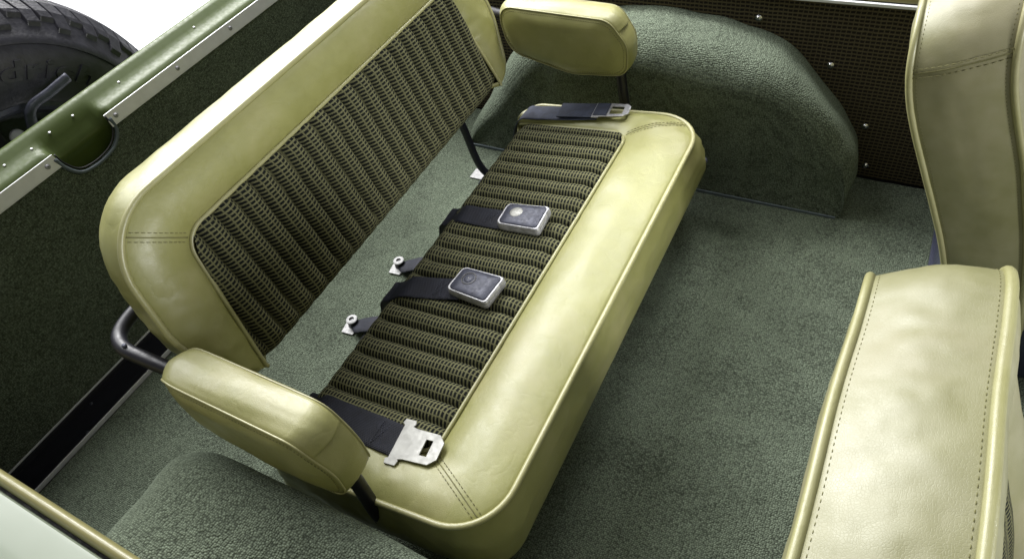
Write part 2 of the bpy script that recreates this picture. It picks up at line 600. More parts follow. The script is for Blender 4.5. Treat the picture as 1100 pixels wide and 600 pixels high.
# ------------------------------------------------------------ wheel housings
def wheel_house(name, yw, yi, label):
    t = thing(name, (-0.36, (yw + yi) / 2, 0), label, 'wheel housing', 'carpeted wheel housings')
    prof = catmull([(-0.014, 0, 0), (-0.005, 0.06, 0), (-0.002, 0.118, 0), (-0.022, 0.172, 0), (-0.065, 0.224, 0), (-0.120, 0.264, 0), (-0.20, 0.296, 0), (-0.33, 0.315, 0), (-0.46, 0.318, 0),
                    (-0.56, 0.312, 0), (-0.635, 0.300, 0), (-0.695, 0.258, 0), (-0.745, 0.195, 0), (-0.795, 0.12, 0), (-0.835, 0.06, 0), (-0.865, 0.0, 0)], 8)
    prof_w = catmull([(-0.012, 0, 0), (-0.008, 0.045, 0), (-0.016, 0.090, 0), (-0.055, 0.146, 0), (-0.105, 0.206, 0), (-0.152, 0.258, 0), (-0.205, 0.292, 0), (-0.33, 0.315, 0), (-0.46, 0.318, 0),
                    (-0.56, 0.312, 0), (-0.635, 0.300, 0), (-0.695, 0.258, 0), (-0.745, 0.195, 0), (-0.795, 0.12, 0), (-0.835, 0.06, 0), (-0.865, 0.0, 0)], 8)
    n = len(prof)
    nrm = []
    for i in range(n):
        a = prof[max(0, i - 1)]
        b = prof[min(n - 1, i + 1)]
        d = (b - a).normalized()
        nrm.append(Vector((d.y, -d.x, 0)))     # placeholder, fixed below
    cen = Vector((-0.36, 0.10, 0))
    for i in range(n):
        if nrm[i].dot(cen - prof[i]) < 0: nrm[i] = -nrm[i]
    s = 1 if yi > yw else -1
    L = abs(yi - yw)
    rd = 0.055
    steps = [(0.0, 0.0)] + [((L - rd) * k / 4, 0.0) for k in range(1, 5)]
    for k in range(1, 13):
        a = math.pi / 2 * k / 12
        steps.append((L - rd + rd * math.sin(a), rd * (1 - math.cos(a))))
    rings = []
    for (dy, ins) in steps:
        r = []
        for i, p in enumerate(prof):
            wgt = min(1, max(0, (p.y - 0.0) / 0.20))
            wgt = wgt * wgt * (3 - 2 * wgt)
            wx = wgt if p.x > -0.3 else 0.35 + 0.65 * wgt
            q = prof_w[i].lerp(p, min(1, dy / (L - 0.02)))
            q = q + nrm[i] * ins * wx
            q3 = Vector((q.x, yw + s * dy, max(q.y, -0.003)))
            dz = 0.009 * nz(q3, 8, 2.0) + 0.0035 * nz(q3, 22, 5.0)
            q3 += Vector((nrm[i].x, 0, nrm[i].y)) * dz
            r.append(q3)
        rings.append(r)
    # inner face: rows shrinking to a base line, gently quilted
    last = rings[-1]
    for k in range(1, 11):
        f = k / 10
        r = []
        for i, p in enumerate(last):
            z = p.z * (1 - f)
            q = Vector((p.x, p.y, z))
            q.y = yi + s * (0.004 * nz((p.x * 8, z * 8, 1), 1.0, 1.0) + 0.003 * nz((p.x * 26, z * 20, 4), 1.0)) + (-s * 0.010 * math.sin(math.pi * f) * 0.5)
            r.append(q)
        rings.append(r)
    bm = bmesh.new()
    loft(bm, rings, closed=False)
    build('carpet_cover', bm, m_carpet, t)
    bm = bmesh.new()
    ye = yi + s * 0.0015
    box(bm, -0.85, -0.016, min(ye, ye + s * 0.003), max(ye, ye + s * 0.003), -0.001, 0.0055)
    build('edge_trim', bm, m_edging, t, smooth=False)
    return t


wheel_house('wheel_housing', 1.221, 1.083, 'green carpeted wheel housing rising beyond the far armrest, against the checked side panel')
wheel_house('wheel_housing', -0.012, 0.142, 'pale green looped carpet wheel housing under the near armrest, at the bottom of the photo')

# ------------------------------------------------------------ far body side
fs = thing('side_wall', (-0.2, 1.235, 0), 'brown checked cloth trim wall held by screws beyond the wheel housing', 'side wall')
bm = bmesh.new()
nx, nz_ = 100, 26
vs = []
for i in range(nx + 1):
    row = []
    for j in range(nz_ + 1):
        x = -1.19 + 1.94 * i / nx
        z = 0.001 + 0.358 * j / nz_
        y = 1.2215 + 0.0012 * nz((x, z, 0), 12) - 0.0008 * max(0, 1 - z / 0.06) * math.sin(x * 160 + 3 * nz((x, z, 0), 20))
        row.append(bm.verts.new((x, y, z)))
    vs.append(row)
for i in range(nx):
    for j in range(nz_):
        bm.faces.new((vs[i][j], vs[i + 1][j], vs[i + 1][j + 1], vs[i][j + 1]))
build('trim_panel', bm, m_panelcloth, fs)
bm = bmesh.new()
box(bm, -1.20, 0.75, 1.2245, 1.262, -0.10, 0.372)
build('inner_shell', bm, m_seal, fs, smooth=False)
bm = bmesh.new()
box(bm, -1.19, 0.75, 1.2165, 1.2225, 0.3595, 0.3655)
build('edge_trim', bm, m_alu, fs, smooth=False, bevel=0.001)
bm = bmesh.new()
loft(bm, [[(x, y, z) for y, z in ((1.2235, 0.3665), (1.223, 0.372), (1.226, 0.378), (1.236, 0.386), (1.25, 0.392), (1.27, 0.392), (1.28, 0.38), (1.28, -0.1))] for x in (-1.25, 0.75)], closed=False)
build('top_rail', bm, m_gold, fs, sharp=40)
for (x, z) in ((-0.232, 0.318), (-0.094, 0.240), (-0.010, 0.120), (0.010, 0.028), (0.082, 0.100), (-0.45, 0.345), (0.2, 0.30)):
    screw(fs, (x, 1.2205, z), (0, -1, 0), 0.0042)
bm = bmesh.new()

# ------------------------------------------------------------ near body side
ns = thing('body_side', (-0.4, -0.06, 0), 'pale mint outer body side with olive top rail in the near left corner', 'body side')
bm = bmesh.new()
pr = [(0.000, 0.30), (0.0005, 0.440), (-0.0005, 0.4475), (-0.003, 0.4505), (-0.006, 0.4512), (-0.0095, 0.4490), (-0.0115, 0.4445), (-0.0120, 0.438), (-0.0120, 0.40)]
loft(bm, [[(x, y - 0.002, z) for y, z in pr] for x in (-1.275, -0.9, -0.5, 0, 0.75)], closed=False)
build('top_rail', bm, m_gold, ns, sharp=50)
bm = bmesh.new()
box(bm, -1.275, 0.75, -0.030, -0.003, -0.1, 0.42)
build('inner_shell', bm, m_seal, ns, smooth=False)
bm = bmesh.new()
pr = [(-0.0170, 0.40), (-0.0172, 0.4475), (-0.0185, 0.4515), (-0.022, 0.4525), (-0.08, 0.4520), (-0.16, 0.4475), (-0.20, 0.435), (-0.22, 0.40), (-0.235, 0.30), (-0.24, -0.15)]
loft(bm, [[(x, y, z) for y, z in pr] for x in (-1.30, -0.9, -0.5, 0, 0.75)], closed=False)
build('outer_panel', bm, m_mint, ns, sharp=50)


# ------------------------------------------------------------ upholstery
def grad(t):
    return math.sin(math.pi * t) ** 0.75


def band(outer, inner, w0, w1, crown, n=12, seed=0.0, amp=0.0018, mapf=None):
    """Rings morphing from the outer outline to the insert outline with a pillowy crown."""
    rings = []
    for k in range(n + 1):
        t = k / n
        r = []
        for i in range(len(outer)):
            p = outer[i].lerp(inner[i], t)
            wid = (outer[i] - inner[i]).length
            c = crown * min(1.0, wid / 0.06)
            w = w0 + (w1 - w0) * t + c * grad(t)
            if 0 < t < 1: w += amp * nz((p.x, p.y, 0), 26, seed) + amp * 0.6 * nz((p.x, p.y, 3), 60, seed)
            q = Vector((p.x, p.y, w))
            r.append(mapf(q) if mapf else q)
        rings.append(r)
    return rings


def boxing(outer, w0, w1, bulge, inset=0.0, n=10, seed=0.0, amp=0.0015, mapf=None, cen=None, low=None):
    """Side wall from the piping (w0) down to w1."""
    rings = []
    cen = cen or Vector((sum(p.x for p in outer) / len(outer), sum(p.y for p in outer) / len(outer)))
    N = len(outer)
    for k in range(n + 1):
        t = k / n
        r = []
        for i in range(N):
            tg_ = (outer[(i + 1) % N] - outer[i - 1]).normalized()
            nr = Vector((tg_.y, -tg_.x))
            if nr.dot(outer[i] - cen) < 0: nr = -nr
            p = outer[i] + nr * (bulge * math.sin(math.pi * t) - inset * t)
            if 0 < t: p = p + nr * amp * (nz((outer[i].x, outer[i].y, t * 0.05), 30, seed) + 0.6 * nz((outer[i].x, outer[i].y, t * 0.1), 70, seed)) * math.sin(math.pi * min(1, t * 1.1))
            if low: p = p + (low[i] - outer[i]) * (t ** 0.8)
            q = Vector((p.x, p.y, w0 + (w1 - w0) * t))
            r.append(mapf(q) if mapf else q)
        rings.append(r)
    return rings


def in_outline_range(outline, v):
    """u range of a convex outline at height v."""
    us = []
    n = len(outline)
    for i in range(n):
        a, b = outline[i], outline[(i + 1) % n]
        if (a.y - v) * (b.y - v) <= 0 and abs(a.y - b.y) > 1e-9:
            us.append(a.x + (b.x - a.x) * (v - a.y) / (b.y - a.y))
    if not us: return None
    return min(us), max(us)


def ribbed(outline, w_at, pitch=0.033, depth=0.006, phase=0.0, du=0.0011, nv=70, mapf=None, fade=None):
    v0 = min(p.y for p in outline) + 1e-5
    v1 = max(p.y for p in outline) - 1e-5
    umin = min(p.x for p in outline)
    umax = max(p.x for p in outline)
    nu = int((umax - umin) / du)
    bm = bmesh.new()
    rows = []
    for j in range(nv + 1):
        f = j / nv
        v = v0 + (v1 - v0) * (0.5 - 0.5 * math.cos(math.pi * f)) * 0.5 + (v1 - v0) * f * 0.5
        rg = in_outline_range(outline, v) or (umin, umax)
        row = []
        for i in range(nu + 1):
            u = min(max(umin + (umax - umin) * i / nu, rg[0]), rg[1])
            uu = u + 0.0012 * nz((u, v, 0), 14, 2.2)
            ph = ((uu - phase) / pitch) % 1.0
            prof = math.sqrt(max(0.0, 1 - (2 * ph - 1) ** 2))
            row.append((u, v, w_at(u, v) + depth * (1 - (0.82 * fade(u, v) if fade else 0)) * (prof - 1) + 0.0008 * nz((u, v, 1), 30)))
        rows.append(row)
    vs = [[bm.verts.new(mapf(Vector(p)) if mapf else p) for p in r] for r in rows]
    for j in range(nv):
        for i in range(nu):
            bm.faces.new((vs[j][i], vs[j][i + 1], vs[j + 1][i + 1], vs[j + 1][i]))
    bmesh.ops.remove_doubles(bm, verts=bm.verts, dist=1e-5)
    return bm


def piping(outline, w, r=0.0036, mapf=None, keep=None):
    bm = bmesh.new()
    pts = []
    last = None
    if keep:
        fl = [keep(p) for p in outline]
        st = next(i for i in range(len(outline)) if fl[i] and not fl[i - 1])
        outline = [outline[(st + k) % len(outline)] for k in range(len(outline))]
        outline = [p for p in outline if keep(p)]
    for p in outline:
        q = Vector((p.x, p.y, w))
        q = mapf(q) if mapf else q
        if last is None or (q - last).length > 0.0015:
            pts.append(q)
            last = q
    tube(bm, pts, r, 10, closed=not keep)
    return bm


def stitches(paths, r=0.0006, dash=0.0042, gap=0.0022):
    bm = bmesh.new()
    for P in paths:
        P = [Vector(p) for p in P]
        cum = [0]
        for a, b in zip(P, P[1:]): cum.append(cum[-1] + (b - a).length)

        def at(s):
            for k in range(len(P) - 1):
                if cum[k + 1] >= s:
                    return P[k].lerp(P[k + 1], (s - cum[k]) / max(1e-9, cum[k + 1] - cum[k]))
            return P[-1]
        s = 0.001
        while s + dash < cum[-1]:
            tube(bm, [at(s), at(s + dash / 2), at(s + dash)], [r * 0.7, r, r * 0.7], 6)
            s += dash + gap
    return bm


def seam_on_band(rings, i, parent, F, off=0.0055, up=0.0003):
    """Sewn seam with two stitch rows crossing a band at outline index i."""
    N = len(rings[0])
    c = [Vector(r[i]) for r in rings[:-1]]
    nrm = []
    tan = []
    for k, r in enumerate(rings[:-1]):
        t = (Vector(r[(i + 1) % N]) - Vector(r[i - 1])).normalized()
        d = (c[min(k + 1, len(c) - 1)] - c[max(k - 1, 0)]).normalized()
        nn = t.cross(d)
        if F is None and False: pass
        nrm.append(nn)
        tan.append(t)
    s = 1
    t0 = tan[0]
    tan = [t0] * len(tan)
    if nrm[len(nrm) // 2].z < 0 and not getattr(seam_on_band, 'side', False): nrm = [-x for x in nrm]
    bm = bmesh.new()
    tube(bm, [p + n * 0.0001 for p, n in zip(c, nrm)], 0.0008, 6)
    build('seam', bm, m_thread, parent, F)
    bm = stitches([[p + t * sg * off + n * (up + 0.0003) for p, n, t in zip(c, nrm, tan)] for sg in (-1, 1)])
    build('stitching', bm, m_thread, parent, F)


bench = thing('rear_bench_seat', (-0.5, 0.61, 0), 'olive vinyl rear bench seat with black checked cloth inserts and two armrests', 'bench seat')

# --- seat cushion
Fc = frame((-0.262, 0.602, 0.236), (0, 1, 0), (-0.36, 0, -0.035))
NC, NE = 12, 30
c_out = rpoly([(-0.413, 0.0), (0.412, 0.0), (0.410, 0.348), (-0.432, 0.348)], [0.075, 0.085, 0.022, 0.022], NC, NE)
c_in = rpoly([(-0.345, 0.122), (0.347, 0.122), (0.345, 0.3600), (-0.343, 0.3600)], [0.032, 0.032, 0.012, 0.012], NC, NE)
rings = band(c_out, c_in, -0.001, -0.002, 0.013, 14, 1.0)
top = rings
c_low = rpoly([(-0.420, 0.000), (0.437, -0.002), (0.424, 0.346), (-0.436, 0.346)], [0.060, 0.050, 0.022, 0.022], NC, NE)
bot = boxing(c_out, -0.001, -0.100, 0.0060, 0.0, 12, 4.0, 0.0040, low=c_low)
under = [[Vector((p.x * 0.9, 0.17 + (p.y - 0.17) * 0.9, -0.112)) for p in c_out]]
bm = bmesh.new()
loft(bm, bot, False, False)
loft(bm, rings)
loft(bm, [bot[-1], under[0]], False, True)
bmesh.ops.remove_doubles(bm, verts=bm.verts, dist=1e-5)
for v in bm.verts:
    if v.co.y > 0.30 and v.co.z > -0.05 and abs(v.co.x) < 0.352:
        f = min(1, (v.co.y - 0.30) / 0.03) * min(1, (0.352 - abs(v.co.x)) / 0.008)
        v.co.z -= 0.036 * f
cushion = build('seat_cushion', bm, m_vinyl, bench, Fc)
build('piping', piping(c_out, 0.0005, 0.0042, keep=lambda p: p.y < 0.347), m_pipe, cushion, Fc)
build('piping', piping(c_in, 0.0012, 0.0030, keep=lambda p: p.y < 0.350), m_pipe, cushion, Fc)


def w_cush(u, v):
    t = max(0, min(1, (v - 0.122) / 0.225))
    e = min(1, (0.345 - abs(u)) / 0.022, (v - 0.122) / 0.02 + 0.02)
    e = max(0, e)
    roll = max(0, (v - 0.318) / 0.0385)
    return 0.0015 + 0.0095 * (e ** 0.5) - 0.034 * roll ** 2.5


build('cloth_insert', ribbed(c_in, w_cush, 0.033, 0.0165, 0.302 - 0.602, fade=lambda u, v: min(1, max(0, (v - 0.318) / 0.02))), m_cloth, cushion, Fc)
seam_on_band(rings, cidx(0, NC, NE), cushion, Fc)
seam_on_band(rings, cidx(1, NC, NE), cushion, Fc)

# --- backrest
Fb = frame((-0.645, 0.61, 0.285), (0, 1, 0), (-0.075, 0, 0.255))
NC, NE = 12, 24
b_out = rpoly([(-0.378, 0.003), (0.378, 0.003), (0.409, 0.11), (0.382, 0.273), (-0.382, 0.273), (-0.409, 0.11)], [0.045, 0.045, 0.12, 0.105, 0.105, 0.12], NC, NE)
b_in = rpoly([(-0.347, -0.007), (0.347, -0.007), (0.328, 0.10), (0.309, 0.203), (-0.309, 0.203), (-0.328, 0.10)], [0.006, 0.006, 0.05, 0.034, 0.034, 0.05], NC, NE)
rings = band(b_out, b_in, -0.001, -0.002, 0.012, 14, 6.0)
b_low = rpoly([(-0.366, 0.006), (0.366, 0.006), (0.392, 0.11), (0.362, 0.274), (-0.362, 0.274), (-0.392, 0.11)], [0.05, 0.05, 0.12, 0.125, 0.125, 0.12], NC, NE)
side = boxing(b_out, -0.001, -0.086, 0.010, 0.0, 14, 8.0, 0.003, low=b_low)
back = []
for k in range(1, 7):
    t = k / 6
    back.append([Vector((p.x * (1 - 0.9 * t), 0.135 + (p.y - 0.135) * (1 - 0.9 * t), -0.086 - 0.014 * math.sin(t * math.pi / 2))) for p in b_low])
bm = bmesh.new()
loft(bm, rings)
loft(bm, side)
loft(bm, [side[-1]] + back, False, True)
bmesh.ops.remove_doubles(bm, verts=bm.verts, dist=1e-5)
for v in bm.verts:
    if v.co.y < 0.04 and v.co.z > -0.05 and abs(v.co.x) < 0.343:
        f = min(1, (0.04 - v.co.y) / 0.03) * min(1, (0.343 - abs(v.co.x)) / 0.01)
        v.co.z -= 0.036 * f
        v.co.y += 0.006 * f
backrest = build('backrest', bm, m_vinyl, bench, Fb)
build('piping', piping(b_out, 0.0005, 0.0042, keep=lambda p: p.y > 0.0035), m_pipe, backrest, Fb)
build('piping', piping(b_in, 0.0012, 0.0030, keep=lambda p: p.y > -0.0055), m_pipe, backrest, Fb)


def w_back(u, v):
    e = max(0, min(1, (0.335 - abs(u)) / 0.03, (0.203 - v) / 0.02 + 0.02))
    roll = max(0, (0.03 - v) / 0.037)
    return 0.0015 + 0.0110 * (e ** 0.5) - 0.030 * roll ** 2.5


build('cloth_insert', ribbed(b_in, w_back, 0.033, 0.0225, 0.317 - 0.61, fade=lambda u, v: min(1, max(0, (0.028 - v) / 0.025))), m_cloth, backrest, Fb)
seam_on_band(rings, cidx(3, NC, NE), backrest, Fb)
seam_on_band(rings, cidx(4, NC, NE), backrest, Fb)


# --- armrests
def armrest(yc, outward):
    F = Matrix(((1, 0, 0, 0), (0, 0, 1, yc), (0, 1, 0, 0), (0, 0, 0, 1)))   # local (x, z, y)
    NC, NE = 10, 14
    o = rpoly([(-0.672, 0.408), (-0.440, 0.402), (-0.408, 0.355), (-0.410, 0.298), (-0.52, 0.286), (-0.652, 0.318)],
              [0.042, 0.034, 0.05, 0.022, 0.14, 0.045], NC, NE)
    cen = Vector((-0.53, 0.35))
    h = 0.0255
    hh = lambda x: h * (1 - 0.55 * max(0, (-0.615 - x) / 0.057) ** 2.2 - 0.12 * max(0, (x + 0.44) / 0.03) ** 2)
    rings = []
    for k in range(13):           # boxing from -h to +h
        t = -1 + 2 * k / 12
        r = []
        for i, p in enumerate(o):
            d = (p - cen).normalized()
            top = 1.0 if p.y > 0.38 else 0.4
            q = p + d * (0.0085 * (1 - t * t) * top) - d * 0.0
            r.append(Vector((q.x, q.y + 0.0012 * nz((p.x, p.y, t), 18), t * hh(p.x))))
        rings.append(r)

    def face(sg):
        out = []
        for k in range(1, 13):
            t = k / 12
            s = 1 - 0.93 * t
            r = []
            for p in o:
                q = Vector((cen.x + (p.x - cen.x) * s, cen.y + (p.y - cen.y) * s))
                low = max(0, min(1, (0.40 - p.y) / 0.1))
                r.append(Vector((q.x, q.y, sg * (hh(q.x) + 0.009 * math.sin(min(1, t * 2.2) * math.pi / 2) + 0.001 * nz((q.x, q.y, sg), 30)))))
            out.append(r)
        return out
    f1 = face(1)
    f0 = face(-1)
    bm = bmesh.new()
    loft(bm, f0[::-1] + rings + f1, True, True)
    a = build('armrest', bm, m_vinyl, bench, F)
    for sg in (-1, 1):
        ring = [Vector((cen.x + (p.x - cen.x) * 0.997, cen.y + (p.y - cen.y) * 0.992, sg * (hh(p.x) + 0.001))) for p in o]
        pts = [ring[0]]
        for q in ring:
            if (q - pts[-1]).length > 0.001: pts.append(q)
        bm = bmesh.new()
        tube(bm, pts, 0.0013, 8, closed=True)
        build('piping', bm, m_pipe, a, F)
        st = [Vector((cen.x + (p.x - cen.x) * 0.955, cen.y + (p.y - cen.y) * 0.90, sg * (hh(p.x) + 0.0036))) for p in pts]
        bm = stitches([st + [st[0]]], 0.0005, 0.003, 0.0016)
        build('stitching', bm, m_thread, a, F)
    return a


armrest(0.179, -1)
armrest(1.041, 1)

# --- black steel frame
for s, y0 in ((1, 0.0), (-1, 1.22)):
    Y = lambda y: y0 + s * y
    bm = bmesh.new()
    tube(bm, catmull([(-0.60, Y(0.180), 0.368), (-0.665, Y(0.179), 0.374), (-0.715, Y(0.176), 0.380), (-0.752, Y(0.176), 0.382), (-0.778, Y(0.188), 0.382), (-0.790, Y(0.215), 0.382), (-0.792, Y(0.26), 0.382), (-0.79, Y(0.34), 0.382)], 6), 0.0095, 14)
    o = build('armrest_tube', bm, m_black, bench)
    bm = bmesh.new()
    cyl(bm, (-0.745, Y(0.1765), 0.391), (0, 0, 1), 0.003, 0.003, 12)
    build('rivet', bm, m_bluegrey, o)
    # armrest post
    bm = bmesh.new()
    tube(bm, catmull([(-0.432, Y(0.181), 0.305), (-0.430, Y(0.180), 0.26), (-0.428, Y(0.177), 0.20), (-0.44, Y(0.182), 0.13)], 6), 0.0095, 12)
    build('armrest_post', bm, m_black, bench)
    # rear leg with foot plate
    bm = bmesh.new()
    tube(bm, catmull([(-0.775, Y(0.262), 0.36), (-0.772, Y(0.255), 0.20), (-0.766, Y(0.248), 0.12), (-0.757, Y(0.244), 0.05), (-0.740, Y(0.240), 0.016), (-0.70, Y(0.238), 0.010)], 6), 0.0085, 12)
    leg = build('leg', bm, m_black, bench)
    bm = bmesh.new()
    box(bm, -0.785, -0.745, Y(0.235) - 0.016, Y(0.235) + 0.016, 0.001, 0.004)
    build('foot_plate', bm, m_zinc, leg, smooth=False, bevel=0.001)
    # front leg and side rail under the cushion
    bm = bmesh.new()
    tube(bm, catmull([(-0.70, Y(0.238), 0.014), (-0.60, Y(0.235), 0.05), (-0.52, Y(0.232), 0.10), (-0.44, Y(0.226), 0.118), (-0.33, Y(0.222), 0.118)], 6), 0.0085, 12)
    build('side_rail', bm, m_black, bench)
    bm = bmesh.new()
    tube(bm, [(-0.40, Y(0.29), 0.12), (-0.40, Y(0.29), 0.06), (-0.40, Y(0.29), 0.003)], 0.009, 12)
    build('leg', bm, m_black, bench)
bm = bmesh.new()
pan = rpoly([(-0.300 + 0.012, 0.215), (-0.600, 0.215), (-0.600, 0.99), (-0.300 + 0.012, 0.99)], [0.05, 0.02, 0.02, 0.05], 6, 4)
loft(bm, [[Vector((p.x, p.y, z)) for p in pan] for z in (0.105, 0.120)], True, True)
build('seat_pan', bm, m_blacksat, bench, smooth=False)
bm = bmesh.new()
tube(bm, catmull([(-0.62, 0.25, 0.118), (-0.34, 0.235, 0.117), (-0.290, 0.265, 0.117), (-0.282, 0.4, 0.117), (-0.282, 0.8, 0.117), (-0.290, 0.955, 0.117), (-0.34, 0.985, 0.117), (-0.62, 0.965, 0.118)], 8), 0.0065, 10)
build('frame_rail', bm, m_black, bench)
bm = bmesh.new()
tube(bm, [(-0.79, 0.28, 0.382), (-0.79, 0.94, 0.382)], 0.0095, 12)
build('back_tube', bm, m_black, bench)
bm = bmesh.new()
cyl(bm, (-0.262, 1.0, 0.145), (0.5, 1, 0), 0.006, 0.012, 14)
build('pivot_bolt', bm, m_bluegrey, bench)


# ------------------------------------------------------------ seat belts
def cz(x, y, off=0.0):
    """Height of the cushion's top surface."""
    e = Vector((-0.36, 0, -0.035)).normalized()
    v = (-0.262 - x) / 0.9953
    u = y - 0.602
    base = 0.236 - v * 0.0967
    up = w_cush(u, v) if (0.122 < v < 0.35 and abs(u) < 0.345) else 0.009
    return base + up + off


def ribbon(path, width, th=0.0016, side=None, n=6):
    """Flat strap along path; side = strap's cross direction."""
    P = catmull(path, n)
    bm = bmesh.new()
    rings = []
    for i, p in enumerate(P):
        t = (P[min(i + 1, len(P) - 1)] - P[max(0, i - 1)]).normalized()
        s = Vector(side) if side else Vector((0, 1, 0))
        s = (s - t * s.dot(t)).normalized()
        nn = t.cross(s).normalized()
        if nn.z < 0: nn = -nn
        r = []
        m = 8
        for k in range(m + 1):
            f = -1 + 2 * k / m
            r.append(p + s * f * width / 2 + nn * (th / 2 + 0.0006 * (1 - f * f) + 0.0012 * nz(p + s * f * 0.02, 34) + 0.0016 * nz(p, 22)))
        for k in range(m + 1):
            f = 1 - 2 * k / m
            r.append(p + s * f * width / 2 - nn * th / 2)
        rings.append(r)
    loft(bm, rings, True, True)
    return bm


def anchor(t, x, y):
    bm = bmesh.new()
    prism(bm, [(x - 0.013, y - 0.024), (x + 0.012, y - 0.022), (x + 0.014, y + 0.006), (x - 0.010, y + 0.012), (x - 0.017, y - 0.002)], 0.002, 0.0045)
    a = build('anchor_plate', bm, m_zinc, t, smooth=False)
    bm = bmesh.new()
    cyl(bm, (x, y + 0.001, 0.0045), (0, 0, 1), 0.0115, 0.013, 24, 0.0095)
    bolt = build('anchor_bolt', bm, m_blacksat, a, sharp=40)
    bm = bmesh.new()
    rr_ = lambda r, z: [Vector((x + r * math.cos(2 * math.pi * k / 28), y + 0.001 + r * math.sin(2 * math.pi * k / 28), z)) for k in range(28)]
    loft(bm, [rr_(0.0108, 0.0172), rr_(0.0114, 0.0180), rr_(0.0112, 0.0200), rr_(0.0100, 0.0208), rr_(0.0052, 0.0208), rr_(0.0048, 0.0195), rr_(0.0048, 0.0176)])
    build('washer', bm, m_zinc, bolt, sharp=50)
    bm = bmesh.new()
    pts = catmull([(x + 0.002, y - 0.002, 0.007), (x + 0.022, y - 0.002, 0.012), (x + 0.045, y + 0.002, 0.022), (x + 0.08, y + 0.003, 0.034)], 5)
    loft(bm, [[(p.x, p.y + sy * wdt, p.z + dz) for sy, dz in ((-1, 0), (-1, 0.003), (-0.5, 0.0045), (0.5, 0.0045), (1, 0.003), (1, 0))] for p, wdt in zip(pts, [0.008, 0.010, 0.013, 0.016, 0.018, 0.019, 0.019, 0.019, 0.019, 0.019, 0.019, 0.019, 0.019, 0.019, 0.019, 0.019])], True, True)
    build('anchor_strap', bm, m_web, a)


def sewn_end(t, x, y, z, wd):
    P = []
    for dx in (0.0, 0.014):
        P.append([(x + dx, y - wd, z - dx * 0.09), (x + dx, y + wd, z - dx * 0.09)])
    P.append([(x, y - wd, z), (x + 0.014, y + wd, z)])
    P.append([(x, y + wd, z), (x + 0.014, y - wd, z)])
    build('stitching', stitches(P, 0.0005, 0.0024, 0.0014), m_bluegrey, t)


def buckle(t, c, ang, button_light):
    F = Matrix.Translation(c) @ Matrix.Rotation(ang, 4, 'Z') @ Matrix.Rotation(math.radians(-5.5), 4, 'Y')
    L, Wd, H = 0.079, 0.056, 0.016
    o = rpoly([(-L / 2, -Wd / 2 + 0.003), (L / 2, -Wd / 2), (L / 2, Wd / 2), (-L / 2, Wd / 2 - 0.003)], [0.009, 0.006, 0.006, 0.009], 6, 8)
    bm = bmesh.new()
    sc_ = lambda s, z: [Vector((p.x * s, p.y * s, z)) for p in o]
    loft(bm, [sc_(0.93, 0), sc_(0.985, 0.002), sc_(1.0, 0.006), sc_(1.0, 0.0075), sc_(0.975, 0.0082), sc_(0.975, 0.009), sc_(1.0, 0.0098), sc_(1.0, 0.012), sc_(0.985, 0.0145), sc_(0.95, H)], True, True)
    b = build('buckle', bm, m_cast, t, F, sharp=35)
    bm = bmesh.new()
    loft(bm, [sc_(0.885, H - 0.0005), sc_(0.885, H + 0.0008), sc_(0.865, H + 0.0016), sc_(0.55, H + 0.0024), sc_(0.1, H + 0.0027)], False, True)
    build('cover_plate', bm, m_bluegrey, b, F, sharp=60)
    bm = bmesh.new()
    cc = (-0.0125, 0.0035, H + 0.0022)
    if button_light:
        dome(bm, cc, (0, 0, 1), 0.0115, 0.0016, 28)
        build('push_button', bm, m_steel, b, F)
    else:
        rings = []
        for r, z in ((0.0122, 0.0), (0.0122, 0.0012), (0.0104, 0.0012), (0.0098, 0.0002)):
            rings.append([Vector((cc[0] + r * math.cos(a * math.pi / 14), cc[1] + r * math.sin(a * math.pi / 14), cc[2] + z)) for a in range(28)])
        loft(bm, rings, False, True)
        pb = build('push_button', bm, m_blacksat, b, F, sharp=40)
        bm = bmesh.new()
        dome(bm, (cc[0], cc[1], cc[2] + 0.0004), (0, 0, 1), 0.0078, 0.0016, 24)
        build('button_face', bm, m_bluegrey, pb, F)
        bm = bmesh.new()
        dome(bm, (cc[0], cc[1], cc[2] + 0.0019), (0, 0, 1), 0.0012, 0.0006, 10)
        build('button_stud', bm, m_steel, pb, F)
    return b


def belt_path(y0, y1, x_end, lift=0.0):
    yy = lambda x: y1 + (y0 - y1) * min(1, max(0, (x_end - x) / (x_end + 0.62)))
    pts = [(-0.745, y0, 0.014), (-0.70, y0, 0.03), (-0.655, y0, 0.10), (-0.630, y0, 0.165), (-0.620, y0, 0.196)]
    for x in (-0.605, -0.58, -0.55, -0.52, -0.49, -0.46, -0.43, -0.40):
        if x < x_end - 0.008: pts.append((x, yy(x), cz(x, yy(x), 0.0022 + lift)))
    pts.append((x_end, y1, cz(x_end, y1, 0.0035 + lift)))
    return pts


tb = thing('seat_belt', (-0.5, 0.51, 0.21), 'black lap belt with dark round push button buckle, nearer of the two middle belts', 'seat belt', 'lap belts lying on the bench')
build('webbing', ribbon(belt_path(0.487, 0.515, -0.485), 0.043), m_web, tb)
sewn_end(tb, -0.528, 0.507, cz(-0.52, 0.507, 0.0052), 0.016)
buckle(tb, (-0.462, 0.520, cz(-0.45, 0.52, 0.001)), math.radians(-5), False)
anchor(tb, -0.788, 0.511)
tb = thing('seat_belt', (-0.5, 0.68, 0.21), 'black lap belt with silver round push button buckle, farther of the two middle belts', 'seat belt', 'lap belts lying on the bench')
build('webbing', ribbon(belt_path(0.672, 0.672, -0.485), 0.043), m_web, tb)
sewn_end(tb, -0.528, 0.672, cz(-0.52, 0.672, 0.0052), 0.016)
buckle(tb, (-0.459, 0.676, cz(-0.45, 0.676, 0.001)), math.radians(3), True)
anchor(tb, -0.786, 0.675)


